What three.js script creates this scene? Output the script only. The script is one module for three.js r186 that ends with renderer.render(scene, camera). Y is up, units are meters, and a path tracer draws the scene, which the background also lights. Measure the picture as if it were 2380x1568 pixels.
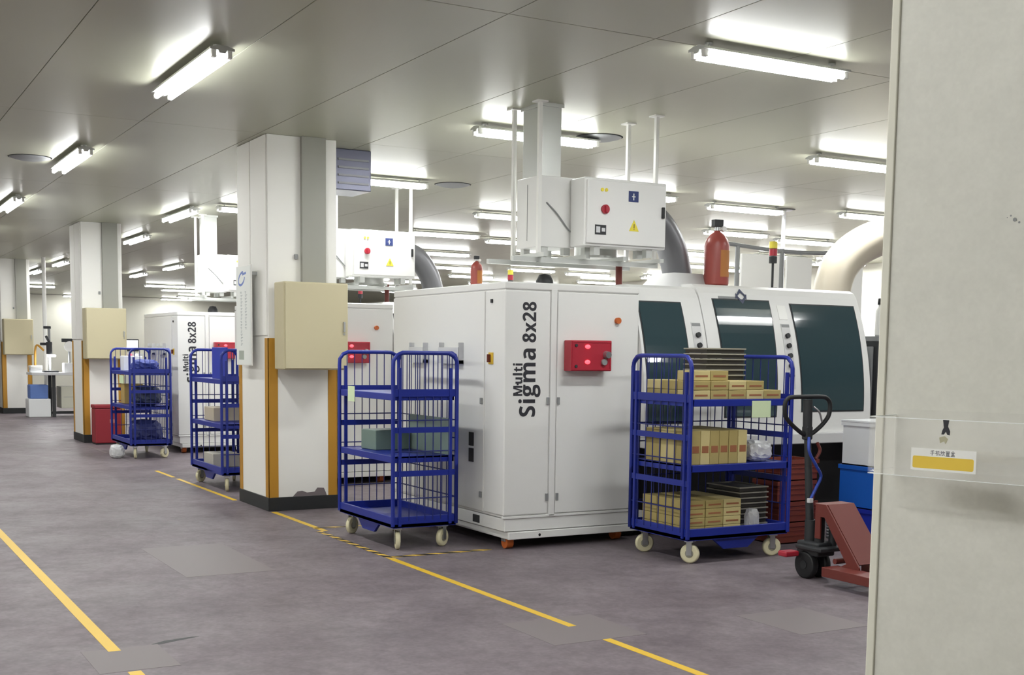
import * as THREE from 'three';
import { RoundedBoxGeometry } from 'three/addons/geometries/RoundedBoxGeometry.js';
import { TextGeometry } from 'three/addons/geometries/TextGeometry.js';
import { FontLoader } from 'three/addons/loaders/FontLoader.js';
import { mergeGeometries } from 'three/addons/utils/BufferGeometryUtils.js';
import { RectAreaLightUniformsLib } from 'three/addons/lights/RectAreaLightUniformsLib.js';

// ------------------------------------------------------------------ camera, sky, exposure
const scene = new THREE.Scene();
const FULL_H = 2190;                                   // the lens centre lies at row 1095 of the 1568 kept
const camera = new THREE.PerspectiveCamera(2 * Math.atan(1095 / 2841.4) * 180 / Math.PI, 2380 / FULL_H, 0.05, 200);
camera.setViewOffset(2380, FULL_H, 0, 0, 2380, 1568);
camera.position.set(0, 1.6, 0);
camera.rotation.set(-0.0967263, -0.5157216, 0.0121429, 'YXZ');
scene.add(camera);
scene.background = new THREE.Color(0.02, 0.02, 0.02);
const renderer = new THREE.WebGLRenderer();
renderer.toneMapping = THREE.LinearToneMapping;
renderer.toneMappingExposure = 1.24;
renderer.shadowMap.enabled = true;
RectAreaLightUniformsLib.init();
const TUBE_GLOW = 26, LAMP_POWER = 46;                  // fluorescent lamps: what the eye sees of a tube, and the light it gives
const LAMP_COLOR = new THREE.Color(0.985, 1.0, 0.985);

// ------------------------------------------------------------------ helpers
let seed = 7; const R90 = Math.PI / 2;
const rnd = (a = 0, b = 1) => { seed = (seed * 1664525 + 1013904223) >>> 0; return a + (b - a) * seed / 4294967296; };
const V = (x, y, z) => new THREE.Vector3(x, y, z);
const H = 3.68;                                        // ceiling height
const used = new Map();
const numbered = (n) => { const k = used.get(n) ?? 0; used.set(n, k + 1); return k ? `${n}_${String(k).padStart(3, '0')}` : n; };
const mat = (color, roughness = 0.5, o = {}) => new THREE.MeshPhysicalMaterial({ color, roughness, ...o });
function geo(list) {
  const gs = (Array.isArray(list) ? list : [list]).map((g) => { const h = g.index ? g.toNonIndexed() : g; for (const k of Object.keys(h.attributes)) if (!['position', 'normal', 'uv'].includes(k)) h.deleteAttribute(k); return h; });
  return gs.length > 1 ? mergeGeometries(gs) : gs[0];
}
function part(name, list, m, parent, kind) {
  const o = new THREE.Mesh(list.isBufferGeometry ? list : geo(list), m);
  o.name = name; o.castShadow = o.receiveShadow = true;
  if (kind) o.userData.kind = kind;
  parent.add(o); return o;
}
function tag(o, label, category, group) { o.userData.label = label; o.userData.category = category; if (group) o.userData.group = group; return o; }
function thing(name, label, category, [x, y, z] = [0, 0, 0], turn = 0, group) {
  const o = new THREE.Group(); o.name = numbered(name); scene.add(o); o.position.set(x, y, z); o.rotation.y = turn;
  return tag(o, label, category, group);
}
function single(name, list, m, label, category, [x, y, z] = [0, 0, 0], turn = 0, group) {
  const o = part(numbered(name), list, m, scene); o.position.set(x, y, z); o.rotation.y = turn; return tag(o, label, category, group);
}
function copy(src, [x, y, z], turn, label, group) {
  const c = src.clone(); c.name = numbered(src.name.replace(/_\d{3}$/, '')); scene.add(c); c.position.set(x, y, z); c.rotation.y = turn;
  c.userData = { ...src.userData, label }; if (group) c.userData.group = group; return c;
}
function struct(name, list, m) { const o = part(name, list, m, scene); o.userData.kind = 'structure'; return o; }
// box given by its extents
const bx = (x0, x1, y0, y1, z0, z1, r = 0) => {
  const w = x1 - x0, h = y1 - y0, d = z1 - z0;
  const g = r > 0 ? new RoundedBoxGeometry(w, h, d, 2, Math.min(r, w / 2.01, h / 2.01, d / 2.01)) : new THREE.BoxGeometry(w, h, d);
  return g.translate((x0 + x1) / 2, (y0 + y1) / 2, (z0 + z1) / 2);
};
const rod = (a, b, r, seg = 8, r2 = r) => {
  const d = b.clone().sub(a), g = new THREE.CylinderGeometry(r2, r, d.length(), seg);
  g.applyQuaternion(new THREE.Quaternion().setFromUnitVectors(V(0, 1, 0), d.clone().normalize()));
  return g.translate((a.x + b.x) / 2, (a.y + b.y) / 2, (a.z + b.z) / 2);
};
const pipe = (pts, r, n = 24, seg = 8, closed = false, tension = 0.5) => new THREE.TubeGeometry(new THREE.CatmullRomCurve3(pts, closed, 'catmullrom', tension), n, r, seg, closed);
const lathe = (pts, seg = 20) => new THREE.LatheGeometry(pts.map(([r, y]) => new THREE.Vector2(r, y)), seg);
// a sheet with an outline in x,y, extruded along z
const plate = (pts, z0, z1, bevel = 0) => {
  const s = new THREE.Shape(pts.map(([x, y]) => new THREE.Vector2(x, y)));
  return new THREE.ExtrudeGeometry(s, { depth: z1 - z0, bevelEnabled: bevel > 0, bevelSize: bevel, bevelThickness: bevel, bevelSegments: 2 }).translate(0, 0, z0);
};
// box uv in metres
function metreUV(g, s = 1) {
  const p = g.attributes.position, n = g.attributes.normal, uv = new Float32Array(p.count * 2);
  for (let i = 0; i < p.count; i++) {
    const ax = Math.abs(n.getX(i)), ay = Math.abs(n.getY(i)), az = Math.abs(n.getZ(i));
    const [u, v] = ay >= ax && ay >= az ? [p.getX(i), p.getZ(i)] : ax >= az ? [p.getZ(i), p.getY(i)] : [p.getX(i), p.getY(i)];
    uv[2 * i] = u * s; uv[2 * i + 1] = v * s;
  }
  g.setAttribute('uv', new THREE.BufferAttribute(uv, 2)); return g;
}
// tileable value noise
function noiseGrid(n, cells, s0) {
  let s = s0; const r = () => { s = (s * 1664525 + 1013904223) >>> 0; return s / 4294967296; };
  const out = new Float32Array(n * n);
  for (const [c, amp] of cells) {
    const g = new Float32Array(c * c).map(() => r() - 0.5);
    for (let y = 0; y < n; y++) for (let x = 0; x < n; x++) {
      const fx = x / n * c, fy = y / n * c, ix = Math.floor(fx), iy = Math.floor(fy);
      let tx = fx - ix, ty = fy - iy; tx = tx * tx * (3 - 2 * tx); ty = ty * ty * (3 - 2 * ty);
      const a = g[iy % c * c + ix % c], b = g[iy % c * c + (ix + 1) % c], d = g[(iy + 1) % c * c + ix % c], e = g[(iy + 1) % c * c + (ix + 1) % c];
      out[y * n + x] += amp * ((a + (b - a) * tx) * (1 - ty) + (d + (e - d) * tx) * ty);
    }
  }
  return out;
}
function dataTex(n, f, srgb) {
  const d = new Uint8Array(n * n * 4);
  for (let i = 0; i < n * n; i++) { const c = f(i); for (let k = 0; k < 3; k++) d[4 * i + k] = Math.max(0, Math.min(255, Math.round(c[k]))); d[4 * i + 3] = 255; }
  const t = new THREE.DataTexture(d, n, n); t.wrapS = t.wrapT = THREE.RepeatWrapping; t.magFilter = THREE.LinearFilter; t.minFilter = THREE.LinearMipmapLinearFilter; t.generateMipmaps = true;
  if (srgb) t.colorSpace = THREE.SRGBColorSpace; t.needsUpdate = true; return t;
}
function canvasTex(w, h, draw) {
  const c = document.createElement('canvas'); c.width = w; c.height = h; draw(c.getContext('2d'), w, h);
  const t = new THREE.CanvasTexture(c); t.colorSpace = THREE.SRGBColorSpace; return t;
}
const font = await new FontLoader().loadAsync('fonts/droid/droid_sans_bold.typeface.json');
function letters(str, size, depth = 0.002) { const g = new TextGeometry(str, { font, size, depth, curveSegments: 4, bevelEnabled: false }); g.computeBoundingBox(); return g; }

// ------------------------------------------------------------------ materials
const fN = noiseGrid(512, [[4, 0.5], [11, 0.6], [37, 0.5], [120, 0.5], [256, 0.35]], 11);
const fM = noiseGrid(512, [[6, 0.8], [23, 0.6], [90, 0.4]], 23);
const M = {
  floor: mat(0xffffff, 1, { map: dataTex(512, (i) => { const v = fN[i] * 20, s = fM[i] * 7; return [117 + v + s, 108 + v + s, 113 + v + s]; }, true), roughnessMap: dataTex(512, (i) => { const v = 128 + fM[i] * 40; return [v, v, v]; }), bumpMap: dataTex(512, (i) => { const v = 128 + fN[i] * 60; return [v, v, v]; }), bumpScale: 0.0009, specularIntensity: 0.25 }),
  patch: mat(0x7a7274, 0.5, { specularIntensity: 0.3 }), ceil: mat(0xaeaf9c, 0.36, { specularIntensity: 0.75 }), ceilBack: mat(0xb9b8ae, 0.6),
  wall: mat(0xdedccf, 0.55), panelWall: mat(0xffffff, 0.5, { map: dataTex(512, (i) => { const v = fN[i] * 9; return [216 + v, 215 + v, 207 + v]; }, true) }),
  paint: mat(0xf0efeb, 0.6), cream: mat(0xc4bb9b, 0.5), creamSide: mat(0xd9d2b6, 0.5),
  yellow: mat(0xb8862a, 0.55), tape: mat(0xdcb42c, 0.5), black: mat(0x1a1b1e, 0.55), skirting: mat(0x26282a, 0.6),
  trunk: mat(0x9a9a92, 0.5), machine: mat(0xe6e6e4, 0.42), machineGrey: mat(0xd2d2d2, 0.42), dark: mat(0x2c2e31, 0.6), grey: mat(0x8b8d8e, 0.5), seam: mat(0x8a8a8c, 0.7),
  steel: mat(0xb8babb, 0.3, { metalness: 0.9 }), galv: mat(0xc9cbc8, 0.38, { metalness: 0.55 }), duct: mat(0x77777b, 0.4, { metalness: 0.5 }), white: mat(0xf0f0ec, 0.4),
  glass: mat(0x33474d, 0.09, { clearcoat: 1, clearcoatRoughness: 0.03, specularIntensity: 1 }),
  red: mat(0xab2839, 0.38), jackRed: mat(0x6c2d26, 0.45), bottleRed: mat(0x9d4a44, 0.35), crateRed: mat(0x7d3a2c, 0.5), bin: mat(0x8f2530, 0.55),
  cart: mat(0x182a8c, 0.38), cartBar: mat(0x14226e, 0.45), wheel: mat(0xded7b4, 0.5), hub: mat(0x8e8b7c, 0.45), carton: mat(0xaa9960, 0.7), cartonPale: mat(0xc8b982, 0.7), cartonRed: mat(0x96603f, 0.7), tray: mat(0x35322c, 0.5), trayLip: mat(0x9b978a, 0.5),
  tagPaper: mat(0xcfe0b8, 0.7), text: mat(0x2b2b32, 0.6), blue: mat(0x1b5fc0, 0.4), navy: mat(0x1b2fa0, 0.4), tub: mat(0xe4e6e8, 0.4), hose: mat(0x23409c, 0.45),
  orange: mat(0xc4652c, 0.5), yellowKnob: mat(0xd9b33c, 0.45), warn: mat(0xe8d84a, 0.5), label: mat(0x2d3a6e, 0.5), lightOff: mat(0xcfd0d2, 0.35),
  greenGrey: mat(0x6d8078, 0.5), clearBag: mat(0xffffff, 0.25, { transmission: 0.7, thickness: 0, ior: 1.3 }),
};
const glow = (c, k) => new THREE.MeshStandardMaterial({ color: c, emissive: c, emissiveIntensity: k, roughness: 0.4 });
M.tube = new THREE.MeshStandardMaterial({ color: 0xffffff, emissive: LAMP_COLOR, emissiveIntensity: TUBE_GLOW, roughness: 0.4 });
M.redLamp = glow(0xff4a55, 2.2); M.whiteLamp = glow(0xffffff, 3); M.screen = glow(0xf4f8ff, 2.2);

// ------------------------------------------------------------------ room shell
const X0 = -3.2, X1 = 20.6, Z0 = -52, Z1 = 5.4;
const floorObj = struct('floor', metreUV(bx(X0 - 0.3, X1 + 0.3, -0.2, 0, Z0 - 0.3, Z1 + 0.3), 0.4), M.floor);
const Patch = [[3.47, 4.09, -6.22, -5.62], [4.88, 5.42, -5.78, -5.2], [2.2, 2.85, -9.9, -8.5], [1.15, 1.55, -6.62, -6.12]];
for (const [a, b, c, d] of Patch) part('floor_patch', bx(a, b, -0.004, 0.0012, c, d), M.patch, floorObj);
part('floor_scuff', plate([[1.52, 6.63], [1.6, 6.68], [1.76, 6.71], [1.8, 6.7], [1.66, 6.65], [1.56, 6.61]], -0.002, 0.0008).rotateX(-R90), M.dark, floorObj);
struct('wall_left', bx(X0 - 0.2, X0, 0, H, Z0, Z1), M.wall); struct('wall_right', bx(X1, X1 + 0.2, 0, H, Z0, Z1), M.wall);
struct('wall_back', bx(X0 - 0.2, X1 + 0.2, 0, H, Z0 - 0.2, Z0), M.wall); struct('wall_front', bx(X0 - 0.2, X1 + 0.2, 0, H, Z1, Z1 + 0.2), M.wall);
const ceiling = struct('ceiling', bx(X0 - 0.3, X1 + 0.3, H + 0.013, H + 0.25, Z0 - 0.3, Z1 + 0.3), M.ceilBack);
{ // sandwich panels with open joints
  const px = 1.12, pz = 4.9, g = new RoundedBoxGeometry(px - 0.006, 0.014, pz - 0.006, 1, 0.002);
  for (let x = 3.79 - 6 * px; x < X1; x += px) for (let z = -6.8 + 2 * pz; z > Z0; z -= pz) {
    const a = Math.max(x, X0), b = Math.min(x + px, X1), c = Math.max(z, Z0), d = Math.min(z + pz, Z1);
    if (b - a < 0.05 || d - c < 0.05) continue;
    const p = part('ceiling_panel', g, M.ceil, ceiling); p.position.set((a + b) / 2, H + 0.007, (c + d) / 2); p.scale.set((b - a) / px, 1, (d - c) / pz);
  }
}
// near partition wall at the right, with its edge trim
const part0 = new THREE.Group(); part0.name = 'wall_partition'; part0.userData.kind = 'structure'; scene.add(part0);
part0.position.set(1.732, 0, -1.661); part0.rotation.y = -73.5 * Math.PI / 180;
part('wall_panel', metreUV(bx(0, 1.7, 0, H, -0.06, 0)), M.panelWall, part0);
part('edge_trim', bx(-0.004, 0.013, 0, H, -0.064, 0.004, 0.003), M.wall, part0);
for (const [x, y, s] of [[0.238, 1.838, 1], [0.246, 1.833, 0.6], [0.231, 1.845, 0.5], [0.225, 1.842, 0.3]]) part('smudge', new THREE.CircleGeometry(0.0035 * s, 7).translate(x, y, 0.0006), M.grey, part0);

// floor tape
const hazTex = canvasTex(512, 32, (c, w, h) => { c.fillStyle = '#e0b84a'; c.fillRect(0, 0, w, h); c.fillStyle = '#1b1b1b'; for (let i = -1; i < 9; i++) { c.beginPath(); c.moveTo(i * 64, h); c.lineTo(i * 64 + 32, h); c.lineTo(i * 64 + 62, 0); c.lineTo(i * 64 + 30, 0); c.fill(); } });
hazTex.wrapS = THREE.RepeatWrapping; M.hazard = mat(0xffffff, 0.55, { map: hazTex });
function strip(x0, x1, z0, z1, m, t = 0.0016) {
  const g = bx(x0, x1, -0.001, t, z0, z1), p = g.attributes.position, uv = g.attributes.uv, along = z1 - z0 > x1 - x0;
  for (let i = 0; i < p.count; i++) uv.setXY(i, (along ? p.getZ(i) - z0 : p.getX(i) - x0) / 1.6, along ? (p.getX(i) - x0) / (x1 - x0) : (p.getZ(i) - z0) / (z1 - z0));
  return g;
}
single('floor_tape', [[-5.62, -1.5], [-8.58, -5.98]].map(([a, b]) => strip(3.785, 3.84, a, b, 0)), M.tape, 'long yellow floor line crossing the foreground, beside the loaded cart', 'floor tape');
single('floor_tape', [[-11.62, -10.2]].map(([a, b]) => strip(3.85, 3.905, a, b, 0)), M.tape, 'short yellow floor line between the near pillar and the hazard tape', 'floor tape');
single('floor_tape', [[-6.1, -1], [-12.5, -6.56]].map(([a, b]) => strip(1.28, 1.345, a, b, 0)), M.tape, 'yellow floor line in the lower left corner of the picture', 'floor tape');
single('floor_tape', [[-16.2, -15.3], [-15.1, -12.7]].map(([a, b]) => strip(3.79, 3.84, a, b, 0)), M.tape, 'worn yellow floor line behind the near pillar, past two carts', 'floor tape');
single('floor_tape', [[-20.6, -19.2], [-18.6, -17.4], [-27.2, -26.2], [-25.4, -24]].map(([a, b]) => strip(3.76, 3.81, a, b, 0)), M.patch, 'faded broken floor line near the far pillars', 'floor tape');
single('hazard_tape', strip(3.79, 3.845, -10.2, -8.58), M.hazard, 'black and yellow striped tape along the aisle, left of the empty cart', 'floor tape');
single('hazard_tape', strip(3.84, 4.72, -8.7, -8.64), M.hazard, 'black and yellow striped tape crossing in front of the empty cart', 'floor tape');
single('hazard_tape', strip(3.84, 4.7, -10.42, -10.36), M.hazard, 'black and yellow striped tape behind the empty cart', 'floor tape');

// ------------------------------------------------------------------ fluorescent lights
function makeLight(L, name, label, pos, turn, group) {
  const t = thing(name, label, 'light', pos, turn, group);                       // origin on the ceiling
  part('housing', plate([[-0.085, -0.045], [-0.085, -0.06], [-0.03, -0.06], [-0.022, -0.08], [0.022, -0.08], [0.03, -0.06], [0.085, -0.06], [0.085, -0.045], [0.03, -0.03], [-0.03, -0.03]], -L / 2, L / 2).rotateY(Math.PI / 2), M.galv, t);
  for (const s of [-1, 1]) {
    part('tube', rod(V(-L / 2 + 0.05, -0.09, s * 0.055), V(L / 2 - 0.05, -0.09, s * 0.055), 0.021, 12), M.tube, t);
    part('rod', [rod(V(s * L * 0.42, -0.04, 0), V(s * L * 0.42, 0, 0), 0.007), rod(V(s * L * 0.42, -0.012, 0), V(s * L * 0.42, 0, 0), 0.028, 12)], M.galv, t);
    for (const q of [-1, 1]) part('lamp_holder', bx(s * (L / 2 - 0.03) - 0.02, s * (L / 2 - 0.03) + 0.02, -0.108, -0.056, q * 0.055 - 0.016, q * 0.055 + 0.016, 0.004), M.white, t);
  }
  addLamp(t, L); return t;
}
function addLamp(t, L) {
  const l = new THREE.RectAreaLight(LAMP_COLOR, LAMP_POWER, L - 0.1, 0.15); l.position.set(0, -0.122, 0); l.rotation.x = -Math.PI / 2; l.castShadow = true; t.add(l);
}
const nearL = makeLight(1.68, 'fluorescent_light', 'twin tube fluorescent light largest over the aisle at upper left', [2.47, H, -9.25], R90, 'lights along the aisle');
const wide = makeLight(1.32, 'fluorescent_light', 'twin tube fluorescent light at upper right above the loaded cart', [5.83, H, -6.7], 0, 'lights over the machines');
const spots = [
  [nearL, 2.33, -13.32, 1, 'second aisle light, left of the near pillar top', 'lights along the aisle'],
  [nearL, 2.33, -17.85, 1, 'third aisle light, cut by the left edge of the picture', 'lights along the aisle'],
  [nearL, 2.33, -4.1, 1, 0, 'lights along the aisle'], [nearL, 2.33, -22.4, 1, 0, 'lights along the aisle'], [nearL, 2.33, -27, 1, 0, 'lights along the aisle'],
  ...[-1.4, -3.2, -5.0, -8.7, -13.3, -17.9].map((z) => [nearL, -1.3, z, 1, 0]), [wide, 5.5, -3.3, 0, 0], [wide, 9.05, -3.3, 0, 0],
  [nearL, 4.58, -17.8, 1, 'lengthwise light between the second pillar and the near pillar', 'lengthwise lights beyond the pillars'],
  [nearL, 4.95, -22.2, 1, 'small lengthwise light just right of the second pillar top', 'lengthwise lights beyond the pillars'],
  [nearL, 4.9, -29.6, 1, 'tiny lengthwise light left of the second pillar, upper of two', 'lengthwise lights beyond the pillars'],
  [nearL, 4.9, -33.2, 1, 'tiny lengthwise light left of the second pillar, lower of two', 'lengthwise lights beyond the pillars'],
  [nearL, 7.35, -29.2, 1, 'tiny light right of the second pillar, left of the hanging unit', 'lengthwise lights beyond the pillars'],
  [nearL, 7.35, -32.8, 1, 'tiny light right of the second pillar, above the far wall', 'lengthwise lights beyond the pillars'],
  [wide, 5.6, -9.5, 0, 'crosswise light behind the ceiling duct of the nearest hanging unit', 'lights over the machines'],
  [wide, 9.05, -9.08, 0, 'crosswise light beside the white partition wall, below the upper right light', 'lights over the machines'],
  [wide, 9.05, -6.32, 0, 0, 'lights over the machines'], [wide, 12.6, -6.32, 0, 0, 'lights over the machines'],
  [wide, 5.55, -12.95, 0, 'crosswise light just right of the near pillar, above the second hanging unit', 'lights over the machines'],
  [wide, 8.95, -18.1, 0, 'wide bright light above the small red bottle', 'lights over the machines'],
  [wide, 12.6, -9.3, 0, 'bright light above the pale curved duct by the partition', 'lights over the machines'],
];
const tinyLabel = 'small bright light in the glare above the machine tops';
for (const x of [8.6, 12.6, 16.2]) for (const z of [-12.3, -15.2]) spots.push([wide, x, z, 0, tinyLabel, 'lights in the far hall']);
for (const x of [12.6, 16.2]) for (const z of [-18.2, -21.2, -25, -30, -36]) spots.push([wide, x, z, 0, tinyLabel, 'lights in the far hall']);
for (const x of [10.6, 14.4, 18.2]) for (let z = -12.6; z > -34; z -= 3) spots.push([wide, x, z, 0, tinyLabel, 'lights in the far hall']);
for (const [x, z] of [[9, -22.5], [9, -27], [9.3, -38], [10.4, -40.5], [12.2, -45.6], [6, -41], [5.4, -16.6], [5.2, -46], [8.6, -48.5], [5.2, -49.5], [12.2, -49.5], [18.4, -14], [18.4, -19], [18.4, -25]]) spots.push([wide, x, z, 0, tinyLabel, 'lights in the far hall']);
for (const [src, x, z, lengthwise, label, group] of spots) copy(src, [x * 1.061, H, Math.max(z * 1.061, -51)], lengthwise ? R90 : 0, label || 'twin tube fluorescent light outside the picture', label ? group : 'lights outside the picture');

// ------------------------------------------------------------------ pillars with corner guards
function pillar(label, z0, depth, xa = 3.857, w = 0.715) {
  const t = thing('pillar', label, 'pillar', [xa, 0, z0]);
  part('shaft', bx(0, w, 0, H, -depth, 0, 0.008), M.paint, t);
  part('skirting', bx(-0.012, w + 0.012, 0, 0.135, -depth - 0.012, 0.012, 0.004), M.skirting, t);
  const gw = 0.1, gt = 0.006;
  for (const [x, z, sx, sz] of [[0, 0, 1, -1], [w, 0, -1, -1], [0, -depth, 1, 1], [w, -depth, -1, 1]]) {
    const ox = x - sx * gt, oz = z - sz * gt;
    part('corner_guard', [bx(Math.min(ox, ox + sx * gw), Math.max(ox, ox + sx * gw), 0.135, 1.715, Math.min(oz, z), Math.max(oz, z)), bx(Math.min(ox, x), Math.max(ox, x), 0.135, 1.715, Math.min(oz, oz + sz * gw), Math.max(oz, oz + sz * gw))], M.yellow, t);
  }
  part('cable_trunking', [bx(0.335, 0.585, 2.2, H, 0, 0.055, 0.004)], M.trunk, t);
  for (const [a, b] of [[-depth + 0.01, -0.53], [-0.5, -0.02]]) part('cladding_panel', bx(-0.012, 0, 1.74, H - 0.004, a, b, 0.003), M.paint, t);
  part('thermostat', bx(0.27, 0.3, 2.49, 2.54, 0, 0.025, 0.004), M.grey, t);
  return t;
}
pillar('white pillar with yellow corner guards nearest the camera, beside the empty cart', -11.69, 0.95);
pillar('white pillar with yellow corner guards standing beside the small red bin', -21.45, 0.95, 3.87, 0.66);
pillar('white pillar with yellow corner guards at the left edge of the picture', -31.5, 0.95, 3.83, 0.66);
single('paint_chip', plate([[0, 0], [0.36, 0], [0.35, 0.03], [0.33, 0.075], [0.26, 0.08], [0.23, 0.04], [0.15, 0.035], [0.1, 0.055], [0.05, 0.05], [0.02, 0.02]], 0, 0.0015), M.patch, 'grey bare patch where paint has flaked low on the near pillar', 'paint flake', [4.1, 0.136, -11.689]);
// electrical cabinets on the pillars
function pillarBox(label, x, z) {
  const t = thing('electrical_cabinet', label, 'cabinet', [x, 1.41, z], 0, 'cabinets on the pillars');
  part('body', bx(0, 0.66, 0, 0.845, 0, 0.28, 0.012), M.cream, t);
  part('door', bx(0.012, 0.648, 0.012, 0.833, 0.283, 0.3, 0.006), M.cream, t);
  const h = part('handle', bx(0.6, 0.62, 0.37, 0.47, 0.3, 0.315, 0.004), M.steel, t);
  part('lock', rod(V(0.61, 0.35, 0.298), V(0.61, 0.35, 0.308), 0.011, 12), M.steel, t);
  return t;
}
pillarBox('beige electrical cabinet on the near pillar, largest of three', 3.9, -11.632);
pillarBox('beige electrical cabinet on the pillar above the small red bin', 3.86, -21.392);
pillarBox('beige electrical cabinet on the pillar at the left picture edge', 3.84, -31.442);
// notice board hanging on the aisle face of the near pillar
{
  const t = thing('notice_board', 'tall narrow white notice board with blue mark on the near pillar', 'sign', [3.78, 1.44, -11.94], 0);
  const face = canvasTex(256, 512, (c, w, h) => {
    c.fillStyle = '#eef1ee'; c.fillRect(0, 0, w, h); c.fillStyle = '#5f78c0'; c.font = 'bold 58px sans-serif';
    c.lineWidth = 12; c.strokeStyle = '#6a80c4'; c.beginPath(); c.ellipse(96, 62, 56, 30, -0.3, 0.3, 5.4); c.stroke(); c.beginPath(); c.moveTo(110, 40); c.lineTo(176, 34); c.stroke();
    c.fillStyle = '#b9bfc0'; for (let i = 0; i < 2; i++) for (let k = 0; k < 17 - i * 5; k++) { const a = 70 + i * 80, b = 130 + k * 17; c.fillRect(a + (k * 5) % 9, b, 26 + (k * 11) % 12, 4); c.fillRect(a + 4 + (k * 3) % 6, b + 7, 22, 3); c.fillRect(a + 12 + (k * 7) % 10, b, 4, 12); }
    c.fillStyle = '#a9b2a8'; c.fillRect(40, 440, 90, 48);
  });
  part('board', bx(-0.012, 0, 0, 1.0, -0.5, 0, 0.003), M.white, t);
  const f = part('printed_sheet', new THREE.PlaneGeometry(0.48, 0.98).rotateY(-R90).translate(-0.0135, 0.5, -0.25), mat(0xffffff, 0.5, { map: face }), t);
  for (const z of [-0.45, -0.05]) part('bracket', bx(0, 0.063, 0.9, 0.93, z - 0.015, z + 0.015), M.steel, t);
}
// dark air outlet below the ceiling behind the near pillar
{ const t = thing('air_outlet', 'dark grey boxy air outlet under the ceiling, right of the near pillar', 'air outlet', [4.72, H, -12.1]);
  part('box', bx(0, 0.4, -0.42, 0, -0.5, 0, 0.01), mat(0x5d5e70, 0.3, { metalness: 0.4 }), t);
  for (let k = 0; k < 4; k++) part('louvre', bx(0.03, 0.37, -0.12 - k * 0.08, -0.1 - k * 0.08, 0, 0.014), M.duct, t); }
for (const [x, z, l] of [[2.12, -14.6, 'flat round ceiling diffuser at the far upper left, beside the second aisle light'], [6.98, -13.9, 'flat round ceiling diffuser right of the second hanging unit rods'], [6.65, -10.1, 'flat round ceiling diffuser near the rods of the nearest hanging unit']])
  single('ceiling_diffuser', lathe([[0, -0.03], [0.12, -0.032], [0.2, -0.012], [0.23, 0], [0, 0]].reverse(), 24), M.grey, l, 'diffuser', [x, H, z]);

// ------------------------------------------------------------------ multi-spindle lathes
// front surface of the curved hood: z as a function of height
const hoodTilt = (y) => Math.max(0, Math.min(1, (y - 1.08) / 1.0)) * 0.4;
const hoodZ = (() => { const a = []; let z = 0.1; for (let i = 0; i <= 130; i++) { const y = 0.9 + i * 0.01; a.push(z); z -= Math.tan(hoodTilt(y)) * 0.01; } return (y) => { const f = Math.max(0, Math.min(129, (y - 0.9) * 100)), i = Math.floor(f); return a[i] + (a[i + 1] - a[i]) * (f - i); }; })();
function hoodBody(xa, xb, top) {
  const pts = [[-2.1, 0.9]]; for (let y = 0.9; y <= top - 0.06; y += 0.05) pts.push([hoodZ(y), y]);
  const zt = hoodZ(top - 0.06); pts.push([zt - 0.035, top - 0.025], [zt - 0.09, top], [-2.1, top]);
  return plate(pts, 0, xb - xa).rotateY(-R90).translate(xb, 0, 0);
}
// a thin curved plate lying on the hood
function hoodPlate(xb0, xb1, xt0, xt1, y0, y1, o0, o1) {
  const n = 14, P = [], N = 8;
  const row = (k, off) => { const s = k / n, y = y0 + (y1 - y0) * s, t = hoodTilt(y), z = hoodZ(y); return [[xb0 + (xt0 - xb0) * s, y + off * Math.sin(t), z + off * Math.cos(t)], [xb1 + (xt1 - xb1) * s, y + off * Math.sin(t), z + off * Math.cos(t)]]; };
  const quad = (a, b, c, d) => P.push(...a, ...b, ...c, ...a, ...c, ...d);
  for (let k = 0; k < n; k++) {
    const [f0, f1] = row(k, o1), [g0, g1] = row(k + 1, o1), [b0, b1] = row(k, o0), [c0, c1] = row(k + 1, o0);
    quad(f0, f1, g1, g0); quad(b0, f0, g0, c0); quad(f1, b1, c1, g1); quad(b1, b0, c0, c1);
    if (k === 0) quad(b0, b1, f1, f0); if (k === n - 1) quad(g0, g1, c1, c0);
  }
  const g = new THREE.BufferGeometry(); g.setAttribute('position', new THREE.Float32BufferAttribute(P, 3)); g.setAttribute('uv', new THREE.Float32BufferAttribute(new Float32Array(P.length / 3 * 2), 2)); g.computeVertexNormals();
  return g;
}
const ring = (x0, x1, y0, y1, w, z0, z1) => [bx(x0, x1, y1 - w, y1, z0, z1), bx(x0, x1, y0, y0 + w, z0, z1), bx(x0, x0 + w, y0 + w, y1 - w, z0, z1), bx(x1 - w, x1, y0 + w, y1 - w, z0, z1)];
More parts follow.
